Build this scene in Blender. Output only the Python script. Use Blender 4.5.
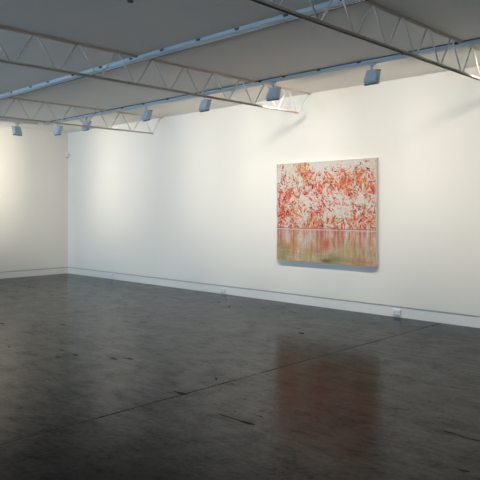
import bpy, bmesh, math, random
import numpy as np
from mathutils import Vector, Matrix

for o in list(bpy.data.objects):
    bpy.data.objects.remove(o, do_unlink=True)
scene = bpy.context.scene
COL = scene.collection

# ------------------------------------------------------------------ camera
CAM_H, H = 1.5317, 3.4            # eye height, ceiling height
cd = bpy.data.cameras.new('camera'); cam = bpy.data.objects.new('camera', cd); COL.objects.link(cam)
cam.location = (0, 0, CAM_H)
cam.rotation_euler = (math.pi/2, 0, math.atan(610/628))
cd.sensor_width = 36; cd.lens = 36*628/480; cd.shift_y = -30/480
cd.clip_start = 0.05
scene.camera = cam
vs = scene.view_settings
vs.view_transform = 'Standard'; vs.look = 'None'; vs.gamma = 1; vs.exposure = 0.85; vs.use_curve_mapping = False

# ------------------------------------------------------------------ daylight
DAY = 10.5                        # sky strength
WARM = 17.4                       # strength of one wall washer
w = bpy.data.worlds.new('sky'); scene.world = w; w.use_nodes = True
nt = w.node_tree; bg = nt.nodes['Background']
tc = nt.nodes.new('ShaderNodeTexCoord'); sp = nt.nodes.new('ShaderNodeSeparateXYZ')
rp = nt.nodes.new('ShaderNodeValToRGB'); mr = nt.nodes.new('ShaderNodeMapRange')
nt.links.new(tc.outputs['Generated'], sp.inputs[0]); nt.links.new(sp.outputs['Z'], mr.inputs['Value'])
mr.inputs['From Min'].default_value = -1; mr.inputs['From Max'].default_value = 1
nt.links.new(mr.outputs[0], rp.inputs[0]); nt.links.new(rp.outputs[0], bg.inputs['Color'])
e = rp.color_ramp.elements
e[0].position = 0.49; e[0].color = (0.42, 0.60, 0.80, 1)
e[1].position = 0.51; e[1].color = (0.38, 0.55, 0.72, 1)
bg.inputs['Strength'].default_value = DAY
X0, X1, Y0, Y1 = -13.57, 2.5, -5.0, 8.0    # inner faces of the room
WX0, WX1, WZ0, WZ1 = -13.0, -7.6, 0.25, 2.95
ld = bpy.data.lights.new('window_daylight', 'AREA'); ld.shape = 'RECTANGLE'
ld.size = WX1-WX0; ld.size_y = WZ1-WZ0; ld.cycles.is_portal = True
lo = bpy.data.objects.new('window_daylight', ld); COL.objects.link(lo)
lo.location = ((WX0+WX1)/2, Y0-0.12, (WZ0+WZ1)/2); lo.rotation_euler = (math.pi/2, 0, 0)   # faces +Y (into the room)

# ------------------------------------------------------------------ materials
def mat(name, col, rough=0.6, metal=0.0, noise=0.0, scale=8.0, bump=0.0, spec=0.5):
    m = bpy.data.materials.new(name); m.use_nodes = True
    t = m.node_tree; b = t.nodes['Principled BSDF']
    b.inputs['Base Color'].default_value = (*col, 1); b.inputs['Roughness'].default_value = rough
    b.inputs['Metallic'].default_value = metal; b.inputs['Specular IOR Level'].default_value = spec
    tcn = t.nodes.new('ShaderNodeTexCoord'); n = t.nodes.new('ShaderNodeTexNoise')
    t.links.new(tcn.outputs['Object'], n.inputs['Vector'])
    n.inputs['Scale'].default_value = scale; n.inputs['Detail'].default_value = 4
    mx = t.nodes.new('ShaderNodeMix'); mx.data_type = 'RGBA'
    mx.inputs[6].default_value = (*[c*(1-noise) for c in col], 1)
    mx.inputs[7].default_value = (*[min(1, c*(1+noise)) for c in col], 1)
    t.links.new(n.outputs['Fac'], mx.inputs[0]); t.links.new(mx.outputs[2], b.inputs['Base Color'])
    if bump:
        bp = t.nodes.new('ShaderNodeBump'); bp.inputs['Strength'].default_value = bump; bp.inputs['Distance'].default_value = 0.003
        t.links.new(n.outputs['Fac'], bp.inputs['Height']); t.links.new(bp.outputs[0], b.inputs['Normal'])
    return m
M = {}
M['wall'] = mat('wall_paint', (0.80, 0.79, 0.75), 0.75, noise=0.012, scale=1.2, spec=0.2)
M['skirt'] = mat('skirting_paint', (0.76, 0.76, 0.74), 0.5, noise=0.03, scale=6)
M['gap'] = mat('shadow_gap', (0.46, 0.49, 0.50), 0.8)
M['ceil'] = mat('ceiling_sheet', (0.86, 0.84, 0.80), 0.8, noise=0.05, scale=0.9, spec=0.2)
M['truss'] = mat('truss_cream_paint', (0.74, 0.66, 0.57), 0.55, noise=0.10, scale=14)
M['web'] = mat('truss_rod_paint', (0.84, 0.81, 0.75), 0.5, noise=0.08, scale=14)
M['rail'] = mat('track_metal', (0.52, 0.60, 0.66), 0.35, noise=0.04, scale=5)
M['dark'] = mat('dark_plastic', (0.035, 0.037, 0.04), 0.5)
M['lamp'] = mat('lamp_grey_enamel', (0.58, 0.69, 0.78), 0.4, noise=0.03, scale=10)
M['rim'] = mat('lamp_rim_dark', (0.10, 0.115, 0.125), 0.45)
M['white'] = mat('white_plastic', (0.80, 0.81, 0.82), 0.35)
M['canvas_edge'] = mat('canvas_edge', (0.66, 0.63, 0.58), 0.8, noise=0.06, scale=30)

def glow(name, col, s):
    m = bpy.data.materials.new(name); m.use_nodes = True; b = m.node_tree.nodes['Principled BSDF']
    b.inputs['Base Color'].default_value = (*col, 1); b.inputs['Emission Color'].default_value = (*col, 1)
    b.inputs['Emission Strength'].default_value = s; return m
M['glow'] = glow('lit_lamp_glass', (1, .86, .66), 6)

m = bpy.data.materials.new('window_glass'); m.use_nodes = True; t = m.node_tree; t.nodes.clear()
out = t.nodes.new('ShaderNodeOutputMaterial'); mxs = t.nodes.new('ShaderNodeMixShader'); mxs.inputs[0].default_value = 0.06
tr = t.nodes.new('ShaderNodeBsdfTransparent'); gl = t.nodes.new('ShaderNodeBsdfGlossy'); gl.inputs['Roughness'].default_value = 0.02
t.links.new(tr.outputs[0], mxs.inputs[1]); t.links.new(gl.outputs[0], mxs.inputs[2]); t.links.new(mxs.outputs[0], out.inputs[0])
M['glass'] = m

# polished, worn dark concrete with one saw-cut joint
m = bpy.data.materials.new('polished_dark_concrete'); m.use_nodes = True; t = m.node_tree; b = t.nodes['Principled BSDF']
N = lambda k: t.nodes.new(k); L = t.links.new
tcn = N('ShaderNodeTexCoord')
def noise(scale, detail=5, rough=.6, vec=None, dist=0.0):
    n = N('ShaderNodeTexNoise'); n.inputs['Scale'].default_value = scale; n.inputs['Detail'].default_value = detail
    n.inputs['Roughness'].default_value = rough; n.inputs['Distortion'].default_value = dist
    L(vec or tcn.outputs['Object'], n.inputs['Vector']); return n.outputs['Fac']
def math_(op, a, b2=None, c=None):
    n = N('ShaderNodeMath'); n.operation = op
    for i, v in enumerate((a, b2, c)):
        if v is None: continue
        if isinstance(v, (int, float)): n.inputs[i].default_value = v
        else: L(v, n.inputs[i])
    return n.outputs[0]
def ramp(v, a, b3, lo=0.0, hi=1.0):
    n = N('ShaderNodeMapRange'); n.clamp = True; L(v, n.inputs['Value'])
    n.inputs['From Min'].default_value = a; n.inputs['From Max'].default_value = b3
    n.inputs['To Min'].default_value = lo; n.inputs['To Max'].default_value = hi; return n.outputs[0]
big = noise(0.55, 4, .6); mid = noise(3.2, 6, .68, dist=0.6); fine = noise(26, 5, .7)
mp = N('ShaderNodeMapping'); mp.inputs['Rotation'].default_value = (0, 0, 0.75); mp.inputs['Scale'].default_value = (1.8, 8.0, 1)
L(tcn.outputs['Object'], mp.inputs[0]); brush = noise(1.8, 6, .7, mp.outputs[0], .3)
mp2 = N('ShaderNodeMapping'); mp2.inputs['Rotation'].default_value = (0, 0, -0.35); mp2.inputs['Scale'].default_value = (1.6, 6.0, 1)
L(tcn.outputs['Object'], mp2.inputs[0]); scuf = noise(1.3, 3, .55, mp2.outputs[0], .8)
mixv = math_('ADD', math_('MULTIPLY', mid, .38), math_('ADD', math_('MULTIPLY', brush, .30), math_('MULTIPLY', fine, .32)))
cr = N('ShaderNodeValToRGB'); L(ramp(mixv, .33, .67), cr.inputs[0])
ce = cr.color_ramp.elements
ce[0].position = 0; ce[0].color = (0.002, 0.002, 0.0018, 1); ce[1].position = 1; ce[1].color = (0.016, 0.014, 0.0115, 1)
scm = ramp(scuf, .68, .71)          # sparse dark scuffs
sx = N('ShaderNodeSeparateXYZ'); L(tcn.outputs['Object'], sx.inputs[0])
wob = math_('MULTIPLY', math_('SUBTRACT', noise(5, 3), .5), .02)
jd = math_('ABSOLUTE', math_('ADD', math_('ADD', sx.outputs[0], 3.97), wob))
jm = math_('MULTIPLY', ramp(jd, .004, .013, 1, 0), ramp(noise(2.3, 3), .38, .55, .35, 1))
dk = N('ShaderNodeMix'); dk.data_type = 'RGBA'; L(math_('MULTIPLY', math_('MAXIMUM', scm, jm), .8), dk.inputs[0]); L(cr.outputs[0], dk.inputs[6])
dk.inputs[7].default_value = (0.004, 0.004, 0.004, 1); L(dk.outputs[2], b.inputs['Base Color'])
rg = math_('ADD', ramp(mixv, .35, .65, .21, .13), math_('MULTIPLY', math_('MAXIMUM', jm, scm), .4)); L(rg, b.inputs['Roughness'])
L(ramp(mixv, .36, .64, .01, .11), b.inputs['Specular IOR Level'])
bp = N('ShaderNodeBump'); bp.inputs['Strength'].default_value = 0.22; bp.inputs['Distance'].default_value = 0.010
L(math_('SUBTRACT', mixv, math_('MULTIPLY', jm, .5)), bp.inputs['Height']); L(bp.outputs[0], b.inputs['Normal'])
M['floor'] = m

# ------------------------------------------------------------------ mesh helpers
def bx(bm, lo, hi):
    c = [(a+b_)/2 for a, b_ in zip(lo, hi)]; s = [abs(b_-a) for a, b_ in zip(lo, hi)]
    return bmesh.ops.create_cube(bm, size=1, matrix=Matrix.Translation(c) @ Matrix.Diagonal((*s, 1)))['verts']
def rod(bm, a, b_, r, seg=8):
    a, b_ = Vector(a), Vector(b_); d = b_-a
    q = d.to_track_quat('Z', 'Y').to_matrix().to_4x4()
    return bmesh.ops.create_cone(bm, cap_ends=True, segments=seg, radius1=r, radius2=r, depth=d.length, matrix=Matrix.Translation((a+b_)/2) @ q)['verts']
def obj(name, bm, m, parent=None, bevel=0, smooth=False):
    me = bpy.data.meshes.new(name); bm.normal_update(); bm.to_mesh(me); bm.free(); me.materials.append(m)
    if smooth:
        for p in me.polygons: p.use_smooth = True
    o = bpy.data.objects.new(name, me); COL.objects.link(o)
    if parent: o.parent = parent
    if bevel:
        md = o.modifiers.new('bevel', 'BEVEL'); md.width = bevel; md.segments = 2; md.limit_method = 'ANGLE'
    return o
def struct(name, boxes, m, parent=None, **k):
    bm = bmesh.new()
    for lo, hi in boxes: bx(bm, lo, hi)
    o = obj(name, bm, m, parent, **k)
    if not parent: o['kind'] = 'structure'
    return o
def thing(name, label, cat, loc=(0, 0, 0), rotz=0, group=None):
    o = bpy.data.objects.new(name, None); COL.objects.link(o); o.empty_display_size = .1
    o.location = loc; o.rotation_euler = (0, 0, rotz); o['label'] = label; o['category'] = cat
    if group: o['group'] = group
    return o

# ------------------------------------------------------------------ room shell
T = 0.2
struct('floor', [((X0-T, Y0-T, -.1), (X1+T, Y1+T, 0))], M['floor'])
struct('ceiling', [((X0-T, Y0-T, H), (X1+T, Y1+T, H+.1))], M['ceil'])
G0, G1 = 0.134, 0.157        # shadow gap above the skirting
def wall_face(name, lo, hi, axis, side, depth=.02):
    """wall: solid core set back behind a lining that starts above the gap"""
    boxes = [(lo, hi)]
    o = struct(name, boxes, M['wall'])
    return o
# long wall (y = 8) : core behind, lining in front
struct('wall_right', [((X0, Y1, G1), (X1+T, Y1+T, H))], M['wall'])
struct('trim_1', [((X0-.03, Y1+.02, 0), (X1+T, Y1+T, G1))], M['gap'])
struct('baseboard_right', [((X0, Y1-.002, 0), (X1, Y1+.02, G0))], M['skirt'], bevel=.002)
struct('wall_left', [((X0-T, Y0-T, G1), (X0, Y1+T, H))], M['wall'])
struct('trim_2', [((X0-T, Y0, 0), (X0-.02, Y1+.02, G1))], M['gap'])
struct('baseboard_left', [((X0-.02, Y0, 0), (X0+.002, Y1-.002, G0))], M['skirt'], bevel=.002)
struct('wall_near', [((X1, Y0-T, 0), (X1+T, Y1, H))], M['wall'])
struct('wall_back', [((X0, Y0-T, 0), (WX0, Y0, H)), ((WX1, Y0-T, 0), (X1, Y0, H)),
                     ((WX0, Y0-T, 0), (WX1, Y0, WZ0)), ((WX0, Y0-T, WZ1), (WX1, Y0, H))], M['wall'])
fr = []
n = 5
for i in range(n+1):
    x = WX0 + (WX1-WX0)*i/n
    x = min(max(x, WX0+.03), WX1-.03); fr.append(((x-.03, Y0-.11, WZ0), (x+.03, Y0-.05, WZ1)))
fr += [((WX0, Y0-.11, WZ0), (WX1, Y0-.05, WZ0+.06)), ((WX0, Y0-.11, WZ1-.06), (WX1, Y0-.05, WZ1))]
win = struct('window_1', fr, M['dark'])
struct('window_pane', [((WX0+.06, Y0-.085, WZ0+.06), (WX1-.06, Y0-.08, WZ1-.06))], M['glass'], parent=win)

# ------------------------------------------------------------------ roof trusses
PITCH = 0.522
ZB, ZT = 3.056, H-0.012
def truss(x, label, first):
    """open-web joist along Y at x; the bottom chord stops short of the long wall"""
    tr_ = thing('roof_truss', label, 'roof truss', (x, 0, H), group='open web trusses under the ceiling')
    z = lambda v: v-H
    ys = -4.9
    bm = bmesh.new()       # pair of angle irons, back to back
    for s in (-1, 1):
        bx(bm, (s*.010-.004, ys, z(ZT-.012)), (s*.010+.004, Y1, z(ZT+.012)))
        bx(bm, (min(s*.006, s*.021), ys, z(ZT+.005)), (max(s*.006, s*.021), Y1, z(ZT+.012)))
    obj('top_chord', bm, M['truss'], tr_)
    end = first+.522-.01
    bm = bmesh.new()
    for s in (-1, 1):
        bx(bm, (s*.010-.004, ys, z(ZB-.012)), (s*.010+.004, end, z(ZB+.012)))
        bx(bm, (min(s*.006, s*.020), ys, z(ZB-.012)), (max(s*.006, s*.020), end, z(ZB-.006)))
    obj('bottom_chord', bm, M['truss'], tr_)
    n_ = 0
    y = first
    lim = ys+.3
    def web(y0, z0, y1, z1):
        bm = bmesh.new(); rod(bm, (0, y0, z(z0)), (0, y1, z(z1)), .0085, 8)
        obj('web_rod', bm, M['web'], tr_, smooth=True)
    zb, zt = ZB+.004, ZT-.004
    web(first+.522-.03, zb, Y1-.04, zt)
    web(first+.522-.06, zb, first+.261+.02, zt)
    while y > lim:
        web(y+.022, zb, y+.261-.022, zt)
        web(y-.022, zb, y-.261+.022, zt)
        y -= PITCH
truss(-3.09, 'beige open web truss nearest the camera, running off the top right corner', 7.24)
truss(-6.2, 'beige open web truss in the middle, ending on the wall left of the painting', 7.18)
truss(-9.97, 'smallest and farthest beige open web truss, ending near the far corner of the room', 7.264)

# ------------------------------------------------------------------ lighting tracks
def track(label, a, b_, wid, clips, strip=1):
    """rail hung tight under the ceiling from a to b; clips: distances along it of the dark fixings"""
    a, b_ = Vector(a), Vector(b_); d = b_-a; ln = d.length
    tk = thing('lighting_track', label, 'lighting track', (a.x, a.y, H), math.atan2(d.y, d.x), 'lighting tracks on the ceiling')
    bm = bmesh.new()
    h_ = .046; pr = [(-wid/2, 0), (-wid/2, -h_*.75), (-wid/2+.012, -h_), (-.012, -h_), (-.012, -h_+.012), (.012, -h_+.012), (.012, -h_), (wid/2-.012, -h_), (wid/2, -h_*.75), (wid/2, 0)]
    v0 = [bm.verts.new((0, y, z_)) for y, z_ in pr]; v1 = [bm.verts.new((ln, y, z_)) for y, z_ in pr]
    k = len(pr)
    for i in range(k): bm.faces.new((v0[i], v0[(i+1) % k], v1[(i+1) % k], v1[i]))
    bm.faces.new(v0[::-1]); bm.faces.new(v1)
    bmesh.ops.recalc_face_normals(bm, faces=bm.faces)
    obj('rail', bm, M['rail' if strip else 'web'], tk)
    if strip == 1: bm = bmesh.new(); bx(bm, (.0, wid/2, -.044), (ln, wid/2+.012, 0)); obj('edge_shade_strip', bm, M['dark'], tk)  # dark strip stands in for the shadowed gap along the far edge
    if strip == 2: bm = bmesh.new(); bx(bm, (.0, -wid/2-.007, -.012), (ln, -wid/2, 0)); obj('edge_shade_strip', bm, M['rim'], tk)  # the same shade line as a thin dark strip, on the near edge
    for c in clips:
        bm = bmesh.new(); bx(bm, (c-.028, -wid/2-.010, -.026), (c+.028, -wid/2+.004, -.004))
        obj('mounting_clip', bm, M['dark'], tk, bevel=.003)
    return tk
x1a = -12.40
track('nearer long blue-grey track crossing the ceiling from far left to top centre', (x1a, 4.64, 0), (2.3, 4.64, 0), .10,
      [x - x1a for x in (-11.9, -11.3, -10.7, -10.1, -9.48, -8.85, -8.34, -7.66, -6.98, -6.32, -5.72, -5.09, -4.5, -3.85, -3.2)])
x2a = -12.35
track('long blue-grey track beside the long wall, carrying most of the spotlights', (x2a, 6.75, 0), (2.3, 6.75, 0), .11,
      [x - x2a for x in (-12.0, -11.5, -10.95, -10.39, -9.48, -8.86, -8.19, -7.5, -6.9, -6.1, -5.65, -5.05, -4.42, -3.8, -3.15)], 2)
track('short pale track parallel to the end wall, at the far left edge', (-12.5, 6.62, 0), (-12.5, -1.0, 0), .12, [.15, .45, 1.05, 1.6, 2.2, 2.8], 0)

# ------------------------------------------------------------------ wall-washer spotlights
def washer_light(parent, loc, power):
    ld = bpy.data.lights.new('lamp_light', 'POINT'); ld.shadow_soft_size = .04; ld.energy = power; ld.color = (1.0, .885, .73)
    ld.use_nodes = True; t = ld.node_tree; em = t.nodes['Emission']
    L = t.links.new
    def mt(op, a, b2=0, cl=False):
        n = t.nodes.new('ShaderNodeMath'); n.operation = op; n.use_clamp = cl
        for i, v in enumerate((a, b2)):
            if isinstance(v, (int, float)): n.inputs[i].default_value = v
            else: L(v, n.inputs[i])
        return n.outputs[0]
    tcn = t.nodes.new('ShaderNodeTexCoord'); s = t.nodes.new('ShaderNodeSeparateXYZ'); L(tcn.outputs['Normal'], s.inputs[0])
    ux, uy, uz = s.outputs
    h = mt('MAXIMUM', mt('SQRT', mt('ADD', mt('MULTIPLY', ux, ux), mt('MULTIPLY', uy, uy))), .12)
    r = mt('DIVIDE', ux, mt('MAXIMUM', uy, .05))
    lat = mt('POWER', 2.718, mt('MULTIPLY', mt('MULTIPLY', r, r), -0.10))
    tv = mt('DIVIDE', mt('ADD', mt('DIVIDE', uz, h), .8), 1.38)      # steepness of the ray, best at .7 downwards
    ver = mt('POWER', 2.718, mt('MULTIPLY', mt('MULTIPLY', tv, tv), -1.0))
    throw = mt('MINIMUM', mt('POWER', h, -3.0), 16)
    fw = mt('MULTIPLY', mt('SUBTRACT', uy, .02), 8, True)
    up = mt('MULTIPLY', mt('SUBTRACT', .45, uz), 3.5, True)
    L(mt('MULTIPLY', mt('MULTIPLY', lat, ver), mt('MULTIPLY', throw, mt('MULTIPLY', fw, up))), em.inputs['Strength'])
    lo = bpy.data.objects.new('lamp_light', ld); COL.objects.link(lo); lo.parent = parent; lo.location = loc
    return lo
def spotlight(x, y, rz, label, power=1.0, drop=0.0):
    """rz = 0 faces the long wall (+Y)"""
    s = thing('track_spotlight', label, 'spotlight', (x, y, H-.046), rz, 'spotlights hanging from the tracks')
    bm = bmesh.new(); bx(bm, (-.05, -.016, -.018), (.05, .016, 0)); obj('adapter', bm, M['lamp'], s, bevel=.003)
    bm = bmesh.new(); rod(bm, (0, 0, -.085), (0, 0, -.01), .0125, 14); rod(bm, (0, 0, -.03), (0, 0, -.018), .02, 14); obj('stem', bm, M['lamp'], s, smooth=False)
    TILT = math.radians(-20)
    R_ = Matrix.Translation((0, .0, -.158)) @ Matrix.Rotation(TILT, 4, 'X')
    bm = bmesh.new()
    # tapering housing: small back, wide front
    fb, ff = (-.088, .088, -.080, .080), (-.098, .098, -.090, .090)
    vb = [bm.verts.new(R_ @ Vector((a, -.030, c))) for a, c in ((fb[0], fb[2]), (fb[1], fb[2]), (fb[1]-.014, fb[3]), (fb[0]+.014, fb[3]))]
    vf = [bm.verts.new(R_ @ Vector((a, .022, c))) for a, c in ((ff[0], ff[2]), (ff[1], ff[2]), (ff[1]-.014, ff[3]), (ff[0]+.014, ff[3]))]
    for i in range(4): bm.faces.new((vb[i], vb[(i+1) % 4], vf[(i+1) % 4], vf[i]))
    bm.faces.new(vb[::-1]); bm.faces.new(vf); bmesh.ops.recalc_face_normals(bm, faces=bm.faces)
    obj('housing', bm, M['lamp'], s, bevel=.006)
    bm = bmesh.new()
    for q in (-1, 1):            # slanting side lips
        for v in bx(bm, (-.003, .016, -.082), (.003, .046, .082)):
            v.co.x += q*(.096 - .014*(v.co.z+.082)/.164); v.co = R_ @ v.co
    obj('side_lips', bm, M['lamp'], s)
    bm = bmesh.new()
    for lo, hi in (((-.103, .018, -.096), (.103, .042, -.080)), ((-.088, .018, .082), (.088, .042, .096))):
        for v in bx(bm, lo, hi): v.co = R_ @ v.co
    obj('front_rim', bm, M['rim'], s)
    bm = bmesh.new()
    for v in bx(bm, (-.082, .0225, -.080), (.082, .027, .082)): v.co = R_ @ v.co
    obj('front_glass', bm, M['glow'], s)
    # hinge bracket between stem and housing
    bm = bmesh.new(); bx(bm, (-.030, -.010, -.100), (.030, .010, -.082)); bx(bm, (-.034, -.008, -.125), (-.028, .008, -.082)); bx(bm, (.028, -.008, -.125), (.034, .008, -.082))
    obj('hinge_bracket', bm, M['lamp'], s)
    washer_light(s, R_ @ Vector((0, .09, 0)), WARM*power)
    return s
TY = 6.75
spotlight(-11.863, TY, .05, 'small spotlight on the long track closest to the far room corner', .85)
spotlight(-10.775, TY, -.12, 'small spotlight seen in front of the farthest truss, next one right of the corner spotlight', .35)
spotlight(-8.838, TY, -.12, 'blue-lit spotlight hanging above the wall just left of the truss end near the corner', .8)
spotlight(-7.340, TY, -.04, 'blue-lit spotlight hanging right below the bottom chord of the middle truss', 1)
spotlight(-5.899, TY, .10, 'grey spotlight just above left of the painting, in front of the middle truss end', 1)
spotlight(-4.272, TY, -.0, 'largest grey spotlight, alone above the right edge of the painting', 1)
spotlight(-2.75, TY, 0, 'grey spotlight on the long track just beyond the right picture edge', .9)
spotlight(-12.5, 6.184, math.pi/2+.15, 'grey spotlight on the short track facing the end wall, leftmost of all', .92)
spotlight(-12.5, 4.7, math.pi/2, 'grey spotlight on the short track just beyond the left picture edge', 1.25)
# unseen track and lamps added behind the camera, for bounce onto the ceiling
track('added unseen track behind the camera beside the back wall', (-12.0, -3.7, 0), (2.3, -3.7, 0), .10, [])
for i, x in enumerate((-6.2, -4.6, -3.0, -1.4, .2)):
    spotlight(x, -3.7, math.pi, 'added grey fill spotlight behind the camera, ' + ('right beside the window', 'second along from the window', 'in the middle of the row facing the back wall', 'last but one before the side wall', 'nearest the side wall')[i], 1.0)

# ------------------------------------------------------------------ painting
PW, PH = 1.92, 1.60
PX0, PX1, PZ0, PZ1 = -6.875, -4.955, .698, 2.298
def paint_canvas(W=320, Hh=267):
    rnd = random.Random(7); rs = np.random.RandomState(5)
    img = np.ones((Hh, W, 3))*np.array([.77, .75, .72])
    def blur(a, ky, kx):
        for ax, k in ((0, ky), (1, kx)):
            if k < 1: continue
            a = sum(np.roll(a, s, axis=ax) for s in range(-k, k+1))/(2*k+1)
        return a
    img += (blur(rs.rand(Hh, W), 4, 4)-.5)[..., None]*.25
    img[..., 2] += (blur(rs.rand(Hh, W), 6, 6)-.5)*.4
    WL = int(Hh*.672)
    # how much red foliage there is, cell by cell over the upper two thirds
    D = ["112500000010", "133631122442", "244465435774", "355677667886", "554567788888", "766455677768",
         "752122211246", "753312111123", "865544322434", "857676555767", "845787676778", "747888787889"]
    D = [[int(c) for c in r] for r in D]
    Oq = ["000950000000", "077952101332", "077662123564", "056533333575", "043322444665", "033222344553",
          "022332222544", "033333211254", "055333334667", "046433445776", "045544455655", "044444444444"]
    Oq = [[int(c) for c in r] for r in Oq]
    def samp(T_, u, v):
        x = u*12-.5; y = v*12-.5; x0 = int(max(0, min(11, math.floor(x)))); y0 = int(max(0, min(11, math.floor(y))))
        x1, y1_ = min(11, x0+1), min(11, y0+1); fx, fy = min(max(x-x0, 0), 1), min(max(y-y0, 0), 1)
        return ((T_[y0][x0]*(1-fx)+T_[y0][x1]*fx)*(1-fy)+(T_[y1_][x0]*(1-fx)+T_[y1_][x1]*fx)*fy)/9
    reds = [(.72, .20, .17), (.80, .34, .24), (.60, .15, .17), (.70, .28, .24), (.85, .50, .42), (.82, .40, .42), (.88, .62, .56)]
    oran = [(.78, .44, .24), (.83, .54, .32), (.72, .36, .20), (.86, .66, .46), (.68, .52, .34)]
    dark = [(.38, .20, .17), (.46, .14, .15), (.34, .30, .24), (.50, .44, .28)]
    pale = [(.80, .78, .75), (.76, .78, .79), (.82, .76, .73), (.76, .79, .74), (.84, .80, .75)]
    def stroke(x, y, ang, ln, wd, col, al):
        ln *= 1.25; wd = wd*.9+.25
        n_ = max(3, int(ln)); cv = rnd.uniform(-.06, .06); R0 = int(wd*2)+1; c_ = np.array(col)
        for i in range(n_):
            ww = wd*(.45+.55*math.sin(math.pi*(i+.5)/n_))
            xa, xb, ya, yb = int(x)-R0, int(x)+R0+1, int(y)-R0, int(y)+R0+1
            if xa >= 0 and ya >= 0 and xb <= W and yb <= WL:
                gx = np.arange(xa, xb)-x; gy = np.arange(ya, yb)-y
                g = (al*np.clip(1.25-(gx[None, :]**2+gy[:, None]**2)/(ww*ww), 0, 1))[..., None]
                img[ya:yb, xa:xb] = img[ya:yb, xa:xb]*(1-g)+c_*g
            elif 0 <= int(x) < W and 0 <= int(y) < WL: img[int(y), int(x)] = img[int(y), int(x)]*(1-al)+c_*al
            x += math.cos(ang); y += math.sin(ang); ang += cv
    # thin colour washes under the strokes, and a slow field that makes strokes lean together
    fld = blur(blur(rs.rand(WL, W), 9, 9), 9, 9); fld = (fld-fld.mean())/fld.std()
    tone = blur(blur(rs.rand(WL, W), 7, 4), 7, 4); tone = (tone-tone.mean())/tone.std()
    dm = np.array([[samp(D, (i+.5)/W, (j+.5)/WL) for i in range(W)] for j in range(WL)])
    om = np.array([[samp(Oq, (i+.5)/W, (j+.5)/WL) for i in range(W)] for j in range(WL)])
    wa = np.clip(dm*.85+tone*.25-.30, 0, .6)[..., None]
    img[:WL] = img[:WL]*(1-wa)+(np.array([.84, .52, .46])*(1-om[..., None])+np.array([.84, .62, .44])*om[..., None])*wa
    for k in range(7500):
        u, v = rnd.random(), rnd.random(); d = samp(D, u, v); o_ = samp(Oq, u, v)
        x, y = u*W, v*WL
        ang = -math.pi/2+.75*fld[min(WL-1, int(y)), min(W-1, int(x))]+rnd.gauss(0, .25) if rnd.random() < .8 else rnd.gauss(.35, .4)
        tn = tone[min(WL-1, int(y)), min(W-1, int(x))]
        if rnd.random() < d**1.05+.22*tn:
            r_ = rnd.random()
            col = rnd.choice(dark) if r_ < .12 else rnd.choice(oran) if r_ < .12+.8*o_ else rnd.choice(reds)
            stroke(x, y, ang, rnd.choice((4, 6, 9, 12))*rnd.uniform(.7, 1.2), rnd.choice((.5, .9, 1.5, 2.3)), col, rnd.uniform(.5, .95))
        elif rnd.random() < .75:
            stroke(x, y, ang, rnd.uniform(5, 15), rnd.uniform(.4, 2.2), rnd.choice(pale), rnd.uniform(.45, .9))
    def path(pts, wd, cols, jit=2.4):
        for (xa, ya), (xb, yb) in zip(pts, pts[1:]):
            for i in range(int(math.hypot((xb-xa)*W, (yb-ya)*Hh)/1.2)+1):
                tt = rnd.random(); stroke((xa+(xb-xa)*tt)*W+rnd.gauss(0, jit), (ya+(yb-ya)*tt)*Hh+rnd.gauss(0, jit), rnd.uniform(-2.8, -.3), rnd.uniform(2, 7), wd*.45, rnd.choice(cols+pale[:1]), .6)
    # orange clumps and stems that stand out
    path([(.20, .02), (.33, .02)], 3, oran); path([(.24, .07), (.28, .10)], 2, oran)
    path([(.31, .09), (.35, .20), (.29, .24)], 3.2, oran); path([(.29, .25), (.37, .38)], 2.6, reds[:3])
    path([(.12, .22), (.11, .42)], 2, oran); path([(.70, .12), (.66, .33)], 2, reds); path([(.88, .06), (.82, .35), (.70, .38)], 2.2, oran+reds[:2])
    path([(.80, .10), (.74, .30)], 1.6, oran); path([(.95, .18), (.98, .48)], 1.6, reds)
    path([(.42, .46), (.60, .42), (.85, .44), (.97, .52)], 1.5, reds[:4]); path([(.05, .45), (.07, .66)], 1.8, reds)
    path([(.10, .56), (.17, .54), (.19, .66)], 1.8, oran+reds[:2]); path([(.86, .60), (.97, .64)], 2.5, oran)
    path([(.47, .52), (.46, .60)], 1.5, dark+oran); path([(.60, .57), (.61, .66)], 1.4, dark); path([(.30, .60), (.31, .66)], 1.8, dark+reds)
    # white gaps between the trees on the shore
    for cx_, cy_, rx_, ry_ in ((.13, .60, .035, .055), (.24, .60, .035, .05), (.80, .64, .03, .03), (.93, .655, .04, .02), (.55, .53, .08, .03), (.70, .54, .08, .03)):
        for k in range(int(900*rx_*ry_*20)):
            stroke((cx_+rnd.gauss(0, .5)*rx_)*W, (cy_+rnd.gauss(0, .5)*ry_)*Hh, rnd.uniform(-2, -1), rnd.uniform(2, 7), 1.3, rnd.choice(pale), .6)
    # shoreline
    img[WL-3:WL-1] = img[WL-3:WL-1]*.55+np.array([.45, .08, .10])*.45
    # water: the trees come back as long vertical smears that turn olive and ochre
    nW = Hh-WL
    src = blur(img[WL-70:WL], 5, 1)[::-1]
    ys = np.linspace(0, src.shape[0]-1, nW).astype(int); wat = src[ys]
    low = blur(rs.rand(nW, W, 1), 4, 10)*3-1; low = np.clip((low-.45)*1.6+.5, 0, 1)
    oc = np.array([.70, .58, .42])*low+np.array([.60, .61, .42])*(1-low)
    k = np.clip(np.linspace(-.2, .95, nW), 0, .8)[:, None, None]
    wat = wat*(1-k*.85)+oc*k*.85
    sm = blur(rs.rand(nW, W), 9, 1); sm = np.clip((sm-.5)*6, -1, 1)[..., None]
    wat = np.where(sm > 0, wat*(1-sm*.45)+np.array([.82, .78, .76])*sm*.65, wat*(1+sm*.0)-sm*(np.array([.66, .30, .16])-wat)*.0)
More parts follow.
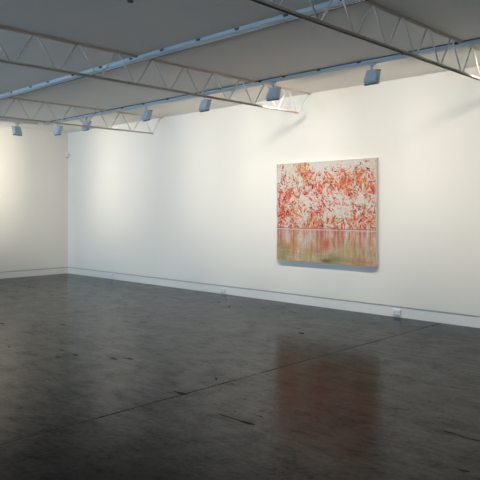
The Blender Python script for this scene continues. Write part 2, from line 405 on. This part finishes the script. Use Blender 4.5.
    rk = blur(rs.rand(1, W), 0, 2); rk = np.clip((rk-.56)*9, 0, 1)[..., None]*np.linspace(1, .1, nW)[:, None, None]
    wat = wat*(1-rk*.75)+np.array([.72, .38, .30])*rk*.55
    hr = blur(rs.rand(nW, W), 0, 9); hr = np.clip((hr-.5)*7, -1, 1)[..., None]*np.linspace(.1, 1, nW)[:, None, None]
    wat = wat+hr*np.array([.14, .08, .08])
    wat[:2] = wat[:2]*.3+np.array([.86, .80, .76])*.7
    def blob(cx_, cy_, rx_, ry_, col, al):
        yy, xx = np.mgrid[0:nW, 0:W]; g = np.exp(-(((xx/W-cx_)/rx_)**2+((yy/nW-cy_)/ry_)**2))[..., None]*al
        wat[:] = wat*(1-g)+np.array(col)*g
    blob(.52, .45, .05, .18, (.70, .26, .20), .8); blob(.66, .30, .02, .3, (.72, .25, .18), .6); blob(.08, .75, .06, .3, (.42, .46, .20), .6)
    blob(.60, .85, .10, .12, (.36, .42, .16), .7); blob(.53, .93, .05, .06, (.36, .18, .12), .8); blob(.75, .6, .12, .2, (.64, .54, .28), .5)
    blob(.36, .25, .05, .22, (.76, .76, .74), .7); blob(.12, .25, .03, .2, (.78, .76, .76), .6); blob(.19, .45, .04, .2, (.70, .42, .18), .6)
    blob(.85, .9, .12, .1, (.68, .30, .20), .6); blob(.90, .35, .03, .25, (.78, .74, .70), .6); blob(.35, .72, .06, .18, (.62, .50, .22), .6)
    gp = blur(rs.rand(nW, W), 1, 14); gp = np.clip((gp-.5)*16, 0, 1)[..., None]*np.linspace(.1, .6, nW)[:, None, None]
    wat = wat*(1-gp)+np.array([.66, .68, .50])*gp
    img[WL:] = wat*.82+np.array([.76, .72, .68])*.18
    return np.clip(img, .02, .95)
def build_painting():
    p = thing('painting', 'large unframed painting of red trees above water, hanging alone on the long white wall', 'painting', ((PX0+PX1)/2, Y1, PZ0))
    hw = PW/2; DP = .042
    bm = bmesh.new(); bx(bm, (-hw, -DP+.001, 0), (hw, -.001, PH)); obj('stretcher', bm, M['canvas_edge'], p, bevel=.002)
    img = paint_canvas(); Hh, W, _ = img.shape
    me = bpy.data.meshes.new('canvas')
    xs = np.linspace(-hw+.002, hw-.002, W+1); zs = np.linspace(PH-.002, .002, Hh+1)
    vv = [(float(x), -DP-.001, float(z_)) for z_ in zs for x in xs]
    ff = [(j*(W+1)+i, (j+1)*(W+1)+i, (j+1)*(W+1)+i+1, j*(W+1)+i+1) for j in range(Hh) for i in range(W)]
    me.from_pydata(vv, [], ff)
    at = me.color_attributes.new('paint', 'FLOAT_COLOR', 'CORNER')
    lin = np.where(img <= .04045, img/12.92, ((img+.055)/1.055)**2.4)
    rgba = np.ones((Hh*W, 4, 4)); rgba[:, :, :3] = lin.reshape(-1, 1, 3)
    at.data.foreach_set('color', rgba.ravel().astype(np.float32))
    m = bpy.data.materials.new('oil_paint'); m.use_nodes = True; t = m.node_tree; b = t.nodes['Principled BSDF']
    a = t.nodes.new('ShaderNodeVertexColor'); a.layer_name = 'paint'; t.links.new(a.outputs[0], b.inputs['Base Color'])
    b.inputs['Roughness'].default_value = .6; b.inputs['Specular IOR Level'].default_value = .25
    me.materials.append(m)
    o = bpy.data.objects.new('canvas', me); COL.objects.link(o); o.parent = p; o['label'] = 'painted canvas with red foliage and reflections in water'
build_painting()

# ------------------------------------------------------------------ power sockets on the skirting
def socket(x, label):
    s = thing('power_outlet', label, 'power outlet', (x, Y1-.002, .040), group='white power outlets on the skirting')
    bm = bmesh.new(); bx(bm, (-.060, -.018, 0), (.060, 0, .076)); obj('back_box', bm, M['white'], s, bevel=.004)
    for sx_ in (-.030, .030):
        bm = bmesh.new()
        for dx, dz, r_ in ((-.008, .006, .35), (.008, .006, -.35), (0, -.008, 0)):
            for v in bx(bm, (-.0018, -.0195, -.006), (.0018, -.0175, .006)):
                v.co = Matrix.Rotation(r_, 4, 'Y') @ v.co + Vector((sx_+dx, 0, .030+dz))
        obj('socket_hole', bm, M['dark'], s)
        bm = bmesh.new(); bx(bm, (sx_-.006, -.022, .054), (sx_+.006, -.017, .066)); obj('switch', bm, M['white'], s, bevel=.001)
socket(-11.76, 'white power outlet on the skirting closest to the room corner, farthest away')
socket(-8.18, 'white power outlet on the skirting well left of the painting')
socket(-4.64, 'white power outlet on the skirting below the right edge of the painting')

# ------------------------------------------------------------------ sensors
s = thing('motion_sensor', 'small white motion sensor in the far room corner, below the ceiling', 'sensor', (X0+.05, Y1-.05, 2.83), math.radians(45))
bm = bmesh.new()
vs_ = bmesh.ops.create_uvsphere(bm, u_segments=20, v_segments=12, radius=.034)['verts']
for v in vs_: v.co = Vector((v.co.x, v.co.y*.7-.03, v.co.z*1.2+.03))
obj('sensor_lens', bm, M['white'], s, smooth=True)
bm = bmesh.new(); bx(bm, (-.036, -.028, -.03), (.036, .012, .09)); obj('casing', bm, M['white'], s, bevel=.01)
bm = bmesh.new(); bx(bm, (-.02, -.03, -.045), (.02, .0, -.030)); obj('bracket', bm, M['rim'], s, bevel=.003)

s = thing('smoke_detector', 'small round smoke detector on the ceiling at the top picture edge', 'smoke detector', (-4.575, 3.315, H))
bm = bmesh.new(); bmesh.ops.create_cone(bm, cap_ends=True, segments=32, radius1=.032, radius2=.042, depth=.016, matrix=Matrix.Translation((0, 0, -.008))); obj('base', bm, M['white'], s, bevel=.003)
bm = bmesh.new(); bmesh.ops.create_cone(bm, cap_ends=True, segments=32, radius1=.022, radius2=.032, depth=.014, matrix=Matrix.Translation((0, 0, -.022))); obj('sensing_chamber', bm, M['rim'], s, bevel=.002)
